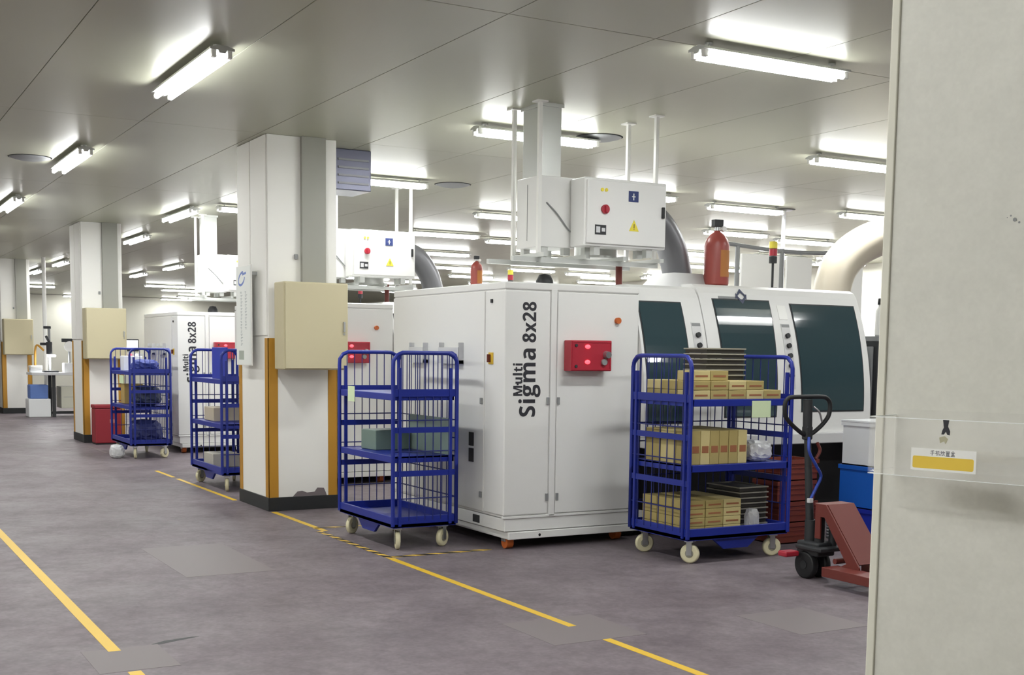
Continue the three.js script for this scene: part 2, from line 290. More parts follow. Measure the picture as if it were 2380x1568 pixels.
function lathe_machine(label, z) {
  const t = thing('multi_spindle_lathe', label, 'machine', [4.78, 0, z], 0, 'white machines in a row');
  const W = 1.3, D = 2.18, T = 2.165;
  // left housing: a core with doors standing on it
  part('housing', [bx(0.012, W, 0.26, T - 0.012, -D, -0.016, 0.01), bx(0, W, T - 0.06, T, -D, 0, 0.012), bx(0.43, 0.485, 0.26, T - 0.05, -0.02, 0, 0.004), bx(0, W, 0.255, 0.275, -0.03, 0, 0.004)], M.machine, t);
  const d1 = part('door', bx(0, 0.422, 0.281, T - 0.067, -0.33, 0, 0.012), M.machine, t);
  const d2 = part('door', bx(0.493, W - 0.004, 0.281, T - 0.067, -0.03, 0, 0.008), M.machine, t);
  for (const [d, x] of [[d1, 0.405], [d2, 0.505]]) for (const y of [1.21, 0.42]) part('hinge', bx(x - 0.012, x + 0.012, y - 0.03, y + 0.03, 0, 0.012, 0.003), M.grey, d);
  part('side_panel', bx(0, 0.014, 0.281, T - 0.067, -D, -0.352, 0.005), M.machine, t);
  for (const y of [1.2, 0.42]) part('latch', bx(-0.014, 0.002, y - 0.025, y + 0.025, -0.4, -0.365, 0.004), M.grey, t);
  // plinth
  part('plinth', [bx(0.02, W + 0.1, 0.15, 0.255, -D, -0.012, 0.006), bx(0.05, W + 0.1, 0.085, 0.145, -D, 0.012, 0.006)], M.machine, t);
  part('forklift_slot', bx(-0.001, 0.03, 0.17, 0.235, -0.56, -0.44, 0.004), M.dark, t).position.x = 0.016;
  part('plinth_hole', rod(V(0.34, 0.112, 0.005), V(0.34, 0.112, 0.0135), 0.012, 10), M.black, t);
  for (const [x, zz] of [[0.1, -0.1], [0.1, -D + 0.15], [1.2, -0.15]]) { const w = part('caster', rod(V(x - 0.03, 0.052, zz), V(x + 0.03, 0.052, zz), 0.052, 16), M.orange, t); part('axle_fork', bx(x - 0.045, x + 0.045, 0.06, 0.12, zz - 0.03, zz + 0.03, 0.004), M.steel, w); }
  // controls on the housing
  const sw = part('main_switch_plate', bx(-0.008, 0.002, 1.505, 1.6, -0.265, -0.19, 0.003), M.yellowKnob, t); part('main_switch_knob', bx(-0.04, -0.008, 1.52, 1.585, -0.235, -0.222, 0.004), mat(0x6b2c20, 0.5), sw);
  for (const y of [0.815, 0.68]) part('vent', [bx(-0.006, 0.002, y, y + 0.115, -0.605, -0.52, 0.003)], M.black, t);
  part('key_lock', bx(-0.014, 0.002, 2.0, 2.03, -0.23, -0.205, 0.003), M.dark, t);
  part('knob', rod(V(1.074, 1.877, 0), V(1.074, 1.877, 0.03), 0.026, 14), M.orange, t);
  for (const [za, zb] of [[-1.1, -0.72], [-1.72, -1.42]]) part('document_holder', [bx(-0.05, 0.0, 1.5, 1.53, za, zb), bx(-0.054, -0.048, 1.5, 1.64, za, zb), bx(-0.05, 0, 1.5, 1.68, za, za + 0.006), bx(-0.05, 0, 1.5, 1.68, zb - 0.006, zb)], M.lightOff, t);
  // lettering running up the narrow door
  const s1 = letters('Sigma', 0.148), s2 = letters('8x28', 0.125), s3 = letters('Multi', 0.083);
  const up = (g, x, y, len) => { const b = g.boundingBox; g.translate(-b.min.x, 0, 0); g.scale(len / (b.max.x - b.min.x), 1, 1); return g.rotateZ(R90).translate(x, y, 0.0005); };
  part('lettering', up(s1, 0.285, 1.085, 0.55), M.text, t); part('lettering', up(s2, 0.285, 1.685, 0.325), M.text, t); part('lettering', up(s3, 0.163, 1.255, 0.26), M.text, t);
  part('lettering_mark', [bx(0.108, 0.125, 1.262, 1.279, 0, 0.0022), bx(0.112, 0.129, 1.34, 1.357, 0, 0.0022)], M.text, t);
  // curved working hood
  const h1 = part('hood', hoodBody(W + 0.006, 2.01, 2.2), M.machine, t), h2 = part('hood', hoodBody(2.022, 3.94, 2.23), M.machine, t);
  const win = (a, b, c, d, y0, y1, m, name) => { const f = part('window_gasket', hoodPlate(a - 0.012, b + 0.012, c - 0.012, d + 0.012, y0 - 0.012, y1 + 0.012, -0.004, 0.004), M.dark, t); part(name, hoodPlate(a, b, c, d, y0, y1, 0, 0.008), m, f); return f; };
  win(1.345, 1.8, 1.345, 1.79, 1.02, 2.045, M.glass, 'window_pane');
  win(2.18, 2.76, 2.17, 2.81, 1.06, 2.09, M.glass, 'window_pane');
  win(3.08, 3.84, 3.07, 3.86, 1.1, 2.07, M.glass, 'window_pane');
  for (const [x, yt] of [[1.92, 1.88], [2.95, 1.89]]) {
    const c = part('control_strip', hoodPlate(x - 0.05, x + 0.05, x - 0.05, x + 0.05, 1.3, yt, 0, 0.006), M.machineGrey, t);
    part('strip_label', hoodPlate(x - 0.045, x + 0.045, x - 0.045, x + 0.045, yt - 0.03, yt - 0.005, 0.006, 0.008), M.grey, c);
    for (let k = 0; k < 5; k++) { const y = yt - 0.11 - k * 0.09; part('push_button', rod(V(x, y, hoodZ(y)), V(x, y + 0.028 * Math.sin(hoodTilt(y)), hoodZ(y) + 0.028), 0.023, 12), k % 2 ? M.black : M.dark, c); }
  }
  part('notice', hoodPlate(2.9, 3.0, 2.9, 3.0, 1.93, 2.06, 0, 0.004), M.white, t);
  { // emblem: two facing arrow heads that make a diamond
    const c = [2.5, 2.155], a = 0.055, b = 0.075, e = [[[0, b], [-a, 0.008], [-a + 0.022, 0.008], [0, b - 0.034]], [[0, b], [0, b - 0.034], [a - 0.022, 0.008], [a, 0.008]], [[0, -b], [a, -0.008], [a - 0.022, -0.008], [0, -b + 0.034]], [[0, -b], [0, -b + 0.034], [-a + 0.022, -0.008], [-a, -0.008]], [[-a, 0.03], [-a - 0.012, -0.02], [-a + 0.03, -0.02]], [[a, -0.03], [a + 0.012, 0.02], [a - 0.03, 0.02]]];
    part('emblem', e.map((q) => plate(q.map(([x, y]) => [x, y]), 0, 0.003)).map((g) => g.rotateX(-hoodTilt(2.12)).translate(c[0], 2.13, hoodZ(2.13) + 0.006)), mat(0x3f4560, 0.5), t);
    part('name_strip', hoodPlate(2.24, 2.44, 2.24, 2.44, 2.105, 2.125, 0, 0.004), M.grey, t);
  }
  part('ledge', bx(W + 0.02, 3.99, 0.8, 0.9, -2.1, 0.17, 0.012), M.machineGrey, t);
  part('chip_recess', [bx(W + 0.1, 3.9, 0.05, 0.8, -2.1, -0.2), bx(W + 0.12, W + 0.2, 0, 0.06, -0.4, -0.3), bx(3.7, 3.8, 0, 0.06, -0.4, -0.3), bx(3.7, 3.8, 0, 0.06, -2, -1.9), bx(W + 0.12, W + 0.2, 0, 0.06, -2, -1.9)], M.black, t);
  // roof fittings
  part('roof_cap', (() => { const g = new THREE.CylinderGeometry(0.23, 0.36, 0.14, 4, 1); return g.rotateY(Math.PI / 4).translate(2.16, 2.27, -0.62); })(), M.machineGrey, t);
  part('motor_cap', lathe([[0, 0.12], [0.05, 0.11], [0.075, 0.06], [0.08, 0]].reverse(), 14).translate(0.72, T - 0.002, -0.6), M.black, t);
  const st = part('signal_lamp_pole', [rod(V(3.2, 2.228, -0.5), V(3.2, 2.48, -0.5), 0.012), rod(V(3.2, 2.228, -0.5), V(3.2, 2.25, -0.5), 0.05, 14)], M.dark, t);
  for (const [y, m] of [[2.48, M.dark], [2.55, M.red], [2.62, M.warn]]) part('signal_lamp', rod(V(3.2, y, -0.5), V(3.2, y + 0.064, -0.5), 0.038, 14), m, st);
  return t;
}
const ZM = [-8.57, -13.68, -18.82];
lathe_machine('large white machine nearest the camera, between empty and loaded carts', ZM[0]);
lathe_machine('white machine mostly hidden behind the near pillar and empty cart', ZM[1]);
lathe_machine('white machine left of the near pillar, behind the two far carts', ZM[2]);
// red alarm boxes on the machine doors
const alarm = (label, z) => {
  const t = thing('alarm_box', label, 'alarm box', [5.334, 1.456, z], 0, 'red boxes on the machine doors');
  part('case', bx(0, 0.4, 0, 0.252, 0.001, 0.11, 0.008), M.red, t);
  part('lid_rim', ring(0.01, 0.39, 0.01, 0.242, 0.008, 0.108, 0.114), M.red, t);
  for (const [x, y] of [[0.16, 0.2], [0.16, 0.075]]) part('indicator_lamp', new THREE.SphereGeometry(0.022, 14, 8).scale(1.2, 0.8, 0.6).translate(x, y, 0.113), M.redLamp, t);
  part('horn', rod(V(0.345, 0.135, 0.11), V(0.345, 0.135, 0.15), 0.034, 16, 0.028), M.steel, t);
  part('key_switch', rod(V(0.32, 0.075, 0.11), V(0.32, 0.075, 0.13), 0.026, 12), M.grey, t);
  for (const [x, y] of [[0.05, 0.21], [0.05, 0.04]]) part('screw_cap', rod(V(x, y, 0.108), V(x, y, 0.117), 0.013, 10), M.dark, t);
};
alarm('red alarm box with two lit lamps on the nearest white machine', ZM[0]);
alarm('red alarm box seen through the top of the empty cart', ZM[1]);
alarm('red alarm box behind the half-hidden cart left of the near pillar', ZM[2]);

// ------------------------------------------------------------------ hanging mist collectors
function collector(label, z, full) {
  const t = thing('mist_collector', label, 'mist collector', [5.29, H, z], 0, 'units hanging above the machines');
  const y = (v) => v - H;                                  // heights are given above the floor
  const f = -0.36, b = -0.79, r = 1.19;                    // front, back and right edges of the hanging frame
  for (const [x, zz, q] of [[0.0, f, 1], [r, f, 1], [0.0, b, 1], [r, b, 1]]) part('hanger_rod', [bx(x - 0.016, x + 0.016, y(2.36), 0, zz - 0.016, zz + 0.016), bx(x - 0.05, x + 0.05, -0.012, 0, zz - 0.05, zz + 0.05)], M.white, t);
  for (const zz of [f, b]) part('rail', bx(-0.25, r + 0.03, y(2.36), y(2.4), zz - 0.02, zz + 0.02), M.galv, t);
  for (const x of [0, 0.42, 0.8, r]) part('cross_bar', bx(x - 0.02, x + 0.02, y(2.4), y(2.435), b, f + 0.12), M.galv, t);
  for (const [x, zz] of [[0.08, -0.42], [0.3, -0.42], [0.08, -0.72], [0.3, -0.72], [0.46, -0.2], [1.0, -0.2], [0.46, -0.34], [1.0, -0.34]]) part('mount_foot', bx(x - 0.03, x + 0.03, y(2.43), y(2.5), zz - 0.03, zz + 0.03), M.galv, t);
  const c = part('collector_body', bx(0.015, 0.37, y(2.49), y(3.08), -0.76, -0.375, 0.008), M.machine, t);
  part('side_seam', bx(0.0125, 0.016, y(2.55), y(3.02), -0.58, -0.574), M.grey, c);
  part('cable', pipe([V(0.08, y(2.86), -0.372), V(0.18, y(2.77), -0.362), V(0.3, y(2.64), -0.36), V(0.36, y(2.58), -0.3)], 0.006, 16, 6), M.grey, c);
  part('ceiling_duct', [bx(0.045, 0.235, y(3.07), 0, -0.72, -0.4, 0.006), bx(0.03, 0.25, -0.03, 0, -0.735, -0.385)], M.galv, t);
  // control cabinet
  const e = part('control_cabinet', bx(0.31, 1.15, y(2.5), y(3.065), -0.36, -0.14, 0.012), M.machine, t);
  part('cabinet_door', bx(0.33, 1.135, y(2.52), y(3.045), -0.145, -0.12, 0.008), M.machine, e);
  part('rotary_switch', [rod(V(0.5, y(2.806), -0.121), V(0.5, y(2.806), -0.1), 0.038, 16), bx(0.49, 0.51, y(2.78), y(2.832), -0.1, -0.082)], M.red, e);
  part('name_plate', bx(0.74, 0.84, y(2.885), y(2.975), -0.121, -0.116), M.label, e);
  part('name_mark', [bx(0.785, 0.795, y(2.9), y(2.955), -0.1165, -0.115), bx(0.772, 0.808, y(2.925), y(2.933), -0.1165, -0.115)], M.white, e);
  const p = part('rating_plate', bx(0.405, 0.515, y(2.595), y(2.675), -0.121, -0.116), M.dark, e);
  part('plate_print', [bx(0.415, 0.455, y(2.61), y(2.66), -0.1165, -0.115), bx(0.47, 0.505, y(2.62), y(2.65), -0.1165, -0.115)], M.lightOff, p);
  const tri = part('warning_triangle', plate([[-0.05, -0.04], [0.05, -0.04], [0, 0.055]], -0.121, -0.117).translate(0.8, y(2.68), 0), M.warn, e);
  part('exclamation_mark', [bx(0.797, 0.803, y(2.665), y(2.7), -0.1175, -0.1155), bx(0.797, 0.803, y(2.652), y(2.658), -0.1175, -0.1155)], M.black, tri);
  part('door_handle', bx(1.085, 1.11, y(2.765), y(2.86), -0.121, -0.1, 0.004), M.black, e);
  for (const x of [0.47, 0.51]) part('pilot_lamp', rod(V(x, y(2.965), -0.121), V(x, y(2.965), -0.11), 0.015, 10), M.warn, e);
  part('fan_housing', rod(V(0.72, y(2.43), -0.58), V(0.72, y(2.9), -0.58), 0.19, 24), M.galv, t);
  part('elbow_duct', pipe([V(0.72, y(2.8), -0.58), V(1.02, y(2.86), -0.6), V(1.36, y(2.82), -0.62), V(1.56, y(2.6), -0.62), V(1.66, y(2.3), -0.62)], 0.135, 36, 20), M.duct, t);
  part('lower_pipe', rod(V(0.95, y(2.21), -0.55), V(0.95, y(2.44), -0.55), 0.03, 12), M.jackRed, t);
  return t;
}
collector('white control cabinet and duct hanging above the nearest machine, largest of three', ZM[0]);
collector('white control cabinet hanging just right of the near pillar', ZM[1] - 0.15).position.x += 0.06;
collector('hanging unit seen left of the near pillar, farthest of three', ZM[2]);

// fire bottles on the machine roofs
function bottle(label, p, s) {
  const t = thing('suppression_bottle', label, 'bottle', p);
  part('cylinder', lathe([[0, 0], [0.105, 0], [0.115, 0.02], [0.115, 0.36], [0.1, 0.42], [0.06, 0.47], [0.03, 0.49], [0.03, 0.5], [0, 0.5]], 24).scale(s, s, s), M.bottleRed, t);
  part('neck_ring', rod(V(0, 0.49 * s, 0), V(0, 0.54 * s, 0), 0.022 * s, 12), M.steel, t);
  const v = part('valve', [bx(-0.05 * s, 0.05 * s, 0.535 * s, 0.6 * s, -0.03 * s, 0.03 * s, 0.006)], M.dark, t);
  part('gauge', rod(V(0.045 * s, 0.515 * s, 0.02 * s), V(0.045 * s, 0.515 * s, 0.05 * s), 0.026 * s, 14), M.white, v);
  part('paper_label', new THREE.CylinderGeometry(0.116 * s, 0.116 * s, 0.24 * s, 16, 1, true, -0.35, 1.1).translate(0, 0.2 * s, 0), mat(0xb5763c, 0.6), t);
}
bottle('tall red bottle with dark valve on the nearest machine roof', [7.2, 2.23, -8.95], 1);
bottle('small red bottle on the machine roof, left of the hanging cabinet', [5.06, 2.165, -9.6], 0.46);

// pale curved duct and equipment behind the right end
single('curved_duct', [pipe([V(9.55, 1.9, -9.9), V(9.56, 2.35, -9.9), V(9.68, 2.62, -9.88), V(9.95, 2.82, -9.85), V(10.35, 2.95, -9.8), V(10.9, 2.98, -9.8)], 0.2, 40, 24), rod(V(9.55, 0, -9.9), V(9.55, 1.95, -9.9), 0.2, 24)], mat(0xcfc6b4, 0.35), 'pale curved duct rising behind the right end of the nearest machine', 'duct');
{ const t = thing('bar_feeder', 'dark narrow machine column squeezed between machine end and partition wall', 'machine', [8.9, 0, -8.5]);
  part('column', bx(-0.08, 0.5, 0, 1.75, -0.6, 0, 0.01), M.dark, t); part('top_plate', bx(-0.08, 0.5, 1.75, 1.8, -0.6, 0, 0.006), M.grey, t); part('side_rail', bx(-0.1, -0.08, 0.3, 1.7, -0.5, -0.05, 0.004), M.grey, t); }
{ const t = thing('oil_bottle', 'white bottle with black cap on the dark column by the partition', 'bottle', [8.9, 1.8, -8.55]);
  part('flask', lathe([[0, 0], [0.05, 0], [0.055, 0.02], [0.055, 0.24], [0.03, 0.28], [0.03, 0.3], [0, 0.3]], 16), M.white, t); part('cap', lathe([[0, 0.36], [0.035, 0.36], [0.04, 0.3], [0, 0.3]].reverse(), 14), M.black, t); }
{ const t = thing('blue_motor', 'small dark blue motor beside the white oil bottle', 'motor', [9.08, 1.8, -8.5]);
  part('motor_body', rod(V(0, 0.08, -0.12), V(0, 0.08, 0.08), 0.08, 16), mat(0x26365e, 0.45), t); part('motor_foot', bx(-0.07, 0.07, 0, 0.03, -0.1, 0.06), M.dark, t); }
// white screen rack with posts behind the tall red bottle
{ const t = thing('screen_rack', 'white screens on a grey rack behind the tall red bottle', 'rack', [10.6, 0, -12.0]);
  part('top_rail', pipe([V(-0.9, 2.98, 0), V(0.2, 2.92, 0), V(1.2, 2.96, 0), V(2.2, 3.06, 0)], 0.025, 24, 8), M.grey, t);
  for (const x of [-0.62, 0.1, 1.15, 2.1]) part('post', rod(V(x, 0, 0), V(x, 2.95, 0), 0.03, 10), M.grey, t);
  for (const [a, b] of [[-0.56, 0.05], [0.18, 0.6], [1.2, 1.5]]) part('screen', bx(a, b, 0.3, 2.86, -0.02, 0.02, 0.006), M.white, t); }
{ const t = thing('ceiling_drop_pole', 'thin pole with round flange hanging from the ceiling behind the machine', 'pole', [12.1, H, -13.55]);
  part('flange', lathe([[0, -0.02], [0.1, -0.02], [0.16, 0], [0, 0]].reverse(), 20), M.lightOff, t); part('pipe', rod(V(0, -1.6, 0), V(0, 0, 0), 0.03, 10), M.lightOff, t); part('outlet', bx(-0.06, 0.06, -1.75, -1.6, -0.05, 0.05, 0.01), M.lightOff, t); }

// ------------------------------------------------------------------ blue roll carts
function cart(label, p, turn, L, D, tags) {
  const t = thing('roll_cart', label, 'cart', p, turn, 'blue roll carts');
  const x = L / 2, z = D / 2, top = 1.59, r = 0.017;
  const uFrame = (w) => { const R = 0.09, pts = [V(-w, 0.2, 0), V(-w, 0.7, 0), V(-w, top - R, 0)]; for (let k = 1; k < 4; k++) { const a = Math.PI - k * R90 / 4; pts.push(V(-w + R + R * Math.cos(a), top - R + R * Math.sin(a), 0)); } pts.push(V(-w + R, top, 0), V(w - R, top, 0)); for (let k = 1; k < 4; k++) { const a = R90 - k * R90 / 4; pts.push(V(w - R + R * Math.cos(a), top - R + R * Math.sin(a), 0)); } pts.push(V(w, top - R, 0), V(w, 0.7, 0), V(w, 0.2, 0)); return pipe(pts, r, 64, 8, false, 0.12); };
  // two ends and a back, the front is open
  for (const s of [-1, 1]) {
    const g = part('end_frame', [uFrame(z).rotateY(R90).translate(s * x, 0, 0), bx(s * x - 0.012, s * x + 0.012, 0.2, top - 0.12, z - 0.07, z - 0.045), bx(s * x - 0.012, s * x + 0.012, 0.2, top - 0.12, -z + 0.045, -z + 0.07)], M.cart, t);
    for (const [y, h] of [[1.24, 0.06], [0.95, 0.045], [0.6, 0.045]]) part('cross_plate', bx(s * x - 0.006, s * x + 0.006, y, y + h, -z, z), M.cart, g);
    const bars = []; for (let k = 1; k < 8; k++) { const q = -z + D * k / 8; bars.push(rod(V(s * x, 0.24, q), V(s * x, top, q), 0.0045, 6)); } for (const y of [1.05, 0.8, 0.42]) bars.push(rod(V(s * x, y, -z), V(s * x, y, z), 0.005, 6));
    part('end_bars', bars, M.cartBar, g, 'stuff');
  }
  const bk = part('back_frame', uFrame(x).translate(0, 0, -z), M.cart, t), bars = [];
  for (let k = 1; k < 13; k++) bars.push(rod(V(-x + L * k / 13, 0.24, -z), V(-x + L * k / 13, top, -z), 0.0045, 6));
  for (const y of [0.42, 0.62, 0.9, 1.05]) bars.push(rod(V(-x, y, -z), V(x, y, -z), 0.0055, 6));
  part('back_bars', bars, M.cartBar, bk, 'stuff');
  // base tray and two shelves
  part('base_tray', [bx(-x, x, 0.185, 0.215, -z, z), ...[[-x, x, z - 0.02, z], [-x, x, -z, -z + 0.02], [-x, -x + 0.02, -z, z], [x - 0.02, x, -z, z]].map(([a, b, c, d]) => bx(a, b, 0.185, 0.275, c, d, 0.004))], M.cart, t);
  for (const y of [0.76, 1.26]) part('shelf', [bx(-x + 0.01, x - 0.01, y - 0.012, y, -z + 0.01, z - 0.005), bx(-x + 0.01, x - 0.01, y - 0.05, y + 0.004, z - 0.02, z, 0.004), bx(-x + 0.01, x - 0.01, y - 0.05, y + 0.004, -z + 0.02, -z + 0.04), bx(-x + 0.01, -x + 0.03, y - 0.05, y + 0.004, -z + 0.02, z), bx(x - 0.03, x - 0.01, y - 0.05, y + 0.004, -z + 0.02, z)], M.cart, t);
  part('tow_plate', plate([[-0.24, 0.19], [0.24, 0.19], [0.12, 0.1], [-0.12, 0.1]], z - 0.05, z - 0.03, 0.002), M.cart, t);
  // casters
  for (const sx of [-1, 1]) for (const sz of [-1, 1]) {
    const cx = sx * (x - 0.09), cz = sz * (z - 0.08), w = part('caster_wheel', [lathe([[0.03, -0.017], [0.062, -0.019], [0.075, -0.013], [0.075, 0.013], [0.062, 0.019], [0.03, 0.017]], 24).rotateZ(R90).rotateY(sx * sz * 0.35 + 0.9).translate(cx, 0.075, cz)], M.wheel, t);
    part('hub', rod(V(-0.02, 0, 0), V(0.02, 0, 0), 0.034, 14).rotateY(sx * sz * 0.35 + 0.9).translate(cx, 0.075, cz), M.hub, w);
    part('caster_fork', [bx(-0.026, -0.021, 0.06, 0.175, -0.022, 0.022), bx(0.021, 0.026, 0.06, 0.175, -0.022, 0.022), bx(-0.035, 0.035, 0.165, 0.186, -0.035, 0.035)].map((g) => g.rotateY(sx * sz * 0.35 + 0.9).translate(cx, 0, cz)), M.steel, w);
  }
  for (const [tx, ty, w, h] of tags) part('paper_tag', bx(tx - w / 2, tx + w / 2, ty - h, ty, z, z + 0.003), M.tagPaper, t);
  return t;
}
cart('nearly empty blue roll cart between the near pillar and nearest machine', [4.2425, 0, -9.485], -R90, 1.15, 0.565, [[-0.3, 1.3, 0.15, 0.13]]);
cart('blue roll cart loaded with tan cartons beside the pallet jack', [6.215, 0, -7.74], 0, 1.0, 0.76, [[0.19, 1.25, 0.19, 0.13]]);
cart('blue roll cart half hidden by the near pillar on its left', [4.19, 0, -14.12], -R90, 1.28, 0.57, []);
cart('blue roll cart stuffed with dark bags beside the small red bin', [4.19, 0, -18.72], -R90, 1.3, 0.58, [[0.1, 1.2, 0.3, 0.12]]);

// cartons and trays on the loaded cart: origin of the cart is its middle on the floor
const CX = 6.215, CZ = -7.74;
const carton = (w, h, d, m) => { const o = new THREE.Group(); part('box', bx(-w / 2, w / 2, 0, h, -d / 2, d / 2, 0.004), m, o); part('end_label', bx(-w * 0.36, w * 0.36, h * 0.35, h * 0.55, d / 2, d / 2 + 0.001), M.cartonRed, o); return o; };
let cartonProto = {};
const ord = ['first', 'second', 'third', 'fourth', 'fifth', 'sixth', 'seventh', 'eighth'], rowN = ['front', 'middle', 'back'];
function addCarton(x, y, z, w, h, d, pale, label, group) {
  const k = [w, h, d, pale].join(); const src = cartonProto[k] ??= carton(w, h, d, pale ? M.cartonPale : M.carton);
  const o = src.clone(); o.name = numbered('carton'); o.userData = { label, category: 'carton', group }; o.position.set(CX + x, y, CZ + z); o.rotation.y = rnd(-0.015, 0.015); scene.add(o);
}
for (let r = 0; r < 3; r++) for (let k = 0; k < 5; k++) for (let q = 0; q < 2; q++) { if (q && k === 4) continue; addCarton(-0.36 + k * 0.178, 1.261 + q * 0.072, 0.23 - r * 0.2, 0.17, 0.07, 0.19, (k + q + r) % 3 === 0, `${ord[k]} tan carton from left, ${rowN[r]} row, ${q ? 'upper' : 'lower'} layer, loaded cart top shelf`, 'cartons on the top shelf'); }
for (let k = 0; k < 2; k++) addCarton(-0.34 + k * 0.178, 1.405, 0.2, 0.17, 0.075, 0.19, k === 0, `${ord[k]} tan carton from left standing alone on top of the top shelf stack`, 'cartons on the top shelf stack');
for (let r = 0; r < 3; r++) for (let k = 0; k < 6; k++) addCarton(-0.4 + k * 0.092, 0.761, 0.23 - r * 0.2, 0.088, 0.26, 0.19, (k + r) % 4 === 1, `${ord[k]} upright tan carton from left, ${rowN[r]} row, loaded cart middle shelf`, 'cartons on the middle shelf');
for (let r = 0; r < 3; r++) for (let k = 0; k < 3; k++) for (let q = 0; q < 4; q++) addCarton(-0.37 + k * 0.178, 0.216 + q * 0.067, 0.22 - r * 0.2, 0.17, 0.065, 0.19, k === 2, `tan carton, ${ord[k]} pile from left, ${rowN[r]} row, ${ord[q]} from bottom, loaded cart bottom tray`, 'cartons in the bottom tray');
function trays(n, x, y, z, w, d, label, group) {
  for (let k = 0; k < n; k++) { const o = thing('parts_tray', `${ord[k]} dark shallow tray from the bottom of the stack ${label}`, 'tray', [CX + x, y + k * 0.042, CZ + z], rnd(-0.03, 0.03), group); part('tray_body', bx(-w / 2 + 0.01, w / 2 - 0.01, 0, 0.032, -d / 2 + 0.01, d / 2 - 0.01, 0.004), M.tray, o); part('tray_lip', ring(-w / 2, w / 2, -d / 2, d / 2, 0.016, 0.03, 0.04).map((g) => g.rotateX(-R90)).map((g) => g), M.trayLip, o); }
}
trays(6, 0.1, 1.406, -0.1, 0.4, 0.3, 'above the top shelf cartons', 'trays on the top shelf');
trays(8, 0.31, 0.216, -0.02, 0.3, 0.42, 'in the loaded cart base', 'trays in the bottom tray');
function lump(name, m, label, cat, p, s, turn = 0) {
  const g = new THREE.IcosahedronGeometry(1, 4), q = g.attributes.position;
  for (let i = 0; i < q.count; i++) { const v = V(q.getX(i), q.getY(i), q.getZ(i)), n = 1 + 0.1 * Math.sin(7 * v.x + 3 * v.y) * Math.cos(6 * v.z + 2 * v.x) + 0.05 * Math.sin(17 * v.y + 11 * v.z); v.multiplyScalar(n); v.set(Math.sign(v.x) * Math.abs(v.x) ** 0.7, Math.sign(v.y) * Math.abs(v.y) ** 0.7, Math.sign(v.z) * Math.abs(v.z) ** 0.7); q.setXYZ(i, v.x * s[0], Math.max(v.y, -0.96) * s[1], v.z * s[2]); }
  g.computeVertexNormals(); return single(name, g.translate(0, 0.96 * s[1], 0), m, label, cat, p, turn);
}
lump('plastic_bag', mat(0xdcdde0, 0.3), 'crumpled white bag on the middle shelf of the loaded cart', 'bag', [6.52, 0.762, -7.55], [0.12, 0.085, 0.12]);
lump('plastic_bag', M.clearBag, 'clear plastic bag between cartons and trays in the bottom tray', 'bag', [6.43, 0.216, -7.46], [0.055, 0.09, 0.05]);

// things on the other carts
single('parts_box', [bx(-0.17, 0.17, 0, 0.17, -0.13, 0.13, 0.008)], M.greenGrey, 'grey green box on the middle shelf of the nearly empty cart', 'box', [4.25, 0.761, -9.72], 0.1);
single('plastic_sheet', bx(-0.006, 0.006, 0, 0.3, -0.4, 0.4, 0.004), mat(0x8fa39b, 0.35), 'grey green sheet leaning inside the nearly empty cart', 'sheet', [4.46, 0.762, -9.3]);
single('parts_box', bx(-0.16, 0.16, 0, 0.16, -0.2, 0.2, 0.008), mat(0xb7ac98, 0.6), 'beige box on the middle shelf of the half hidden cart', 'box', [4.15, 0.761, -14.3]);
single('parts_box', bx(-0.16, 0.16, 0, 0.16, -0.2, 0.2, 0.008), mat(0xb9b4a8, 0.6), 'pale box in the bottom tray of the half hidden cart', 'box', [4.15, 0.216, -14.35]);
single('blue_cover', bx(-0.006, 0.006, 0, 0.36, -0.3, 0.3, 0.004), M.navy, 'blue panel standing on the half hidden cart by the pillar', 'panel', [4.0, 1.261, -13.86]);
lump('dark_bag', mat(0x28306a, 0.6), 'dark blue bag lying in the bottom tray of the far cart', 'bag', [4.2, 0.216, -18.45], [0.22, 0.17, 0.32]);
lump('dark_bag', mat(0x25304f, 0.6), 'dark blue bag on the middle shelf of the far cart', 'bag', [4.2, 0.761, -18.4], [0.2, 0.15, 0.3]);
lump('dark_bag', mat(0x2a3b8a, 0.6), 'blue bag filling the top shelf of the far cart', 'bag', [4.2, 1.261, -18.42], [0.18, 0.09, 0.27]);
single('parts_box', bx(-0.14, 0.14, 0, 0.3, -0.12, 0.12, 0.008), mat(0xb59a5c, 0.6), 'tan box at the left end of the far cart middle shelf', 'box', [4.15, 0.761, -19.1]);
single('parts_box', bx(-0.14, 0.14, 0, 0.22, -0.12, 0.12, 0.008), M.tub, 'white box at the left end of the far cart top shelf', 'box', [4.15, 1.261, -19.1]);
lump('white_bag', M.tub, 'white bag on the floor in front of the far cart', 'bag', [3.76, 0, -18.35], [0.1, 0.1, 0.12]);
{ const t = thing('waste_bin', 'small red bin on the floor beside the second pillar', 'bin', [4.16, 0, -21.1]);
  part('bin_body', bx(-0.21, 0.21, 0.02, 0.6, -0.16, 0.16, 0.02), M.bin, t); part('bin_lid', bx(-0.22, 0.22, 0.6, 0.66, -0.17, 0.17, 0.015), M.bin, t); part('bin_base', bx(-0.2, 0.2, 0, 0.025, -0.15, 0.15), M.black, t); part('bin_label', bx(0.02, 0.14, 0.36, 0.42, 0.16, 0.163), mat(0xb06a66, 0.6), t); }

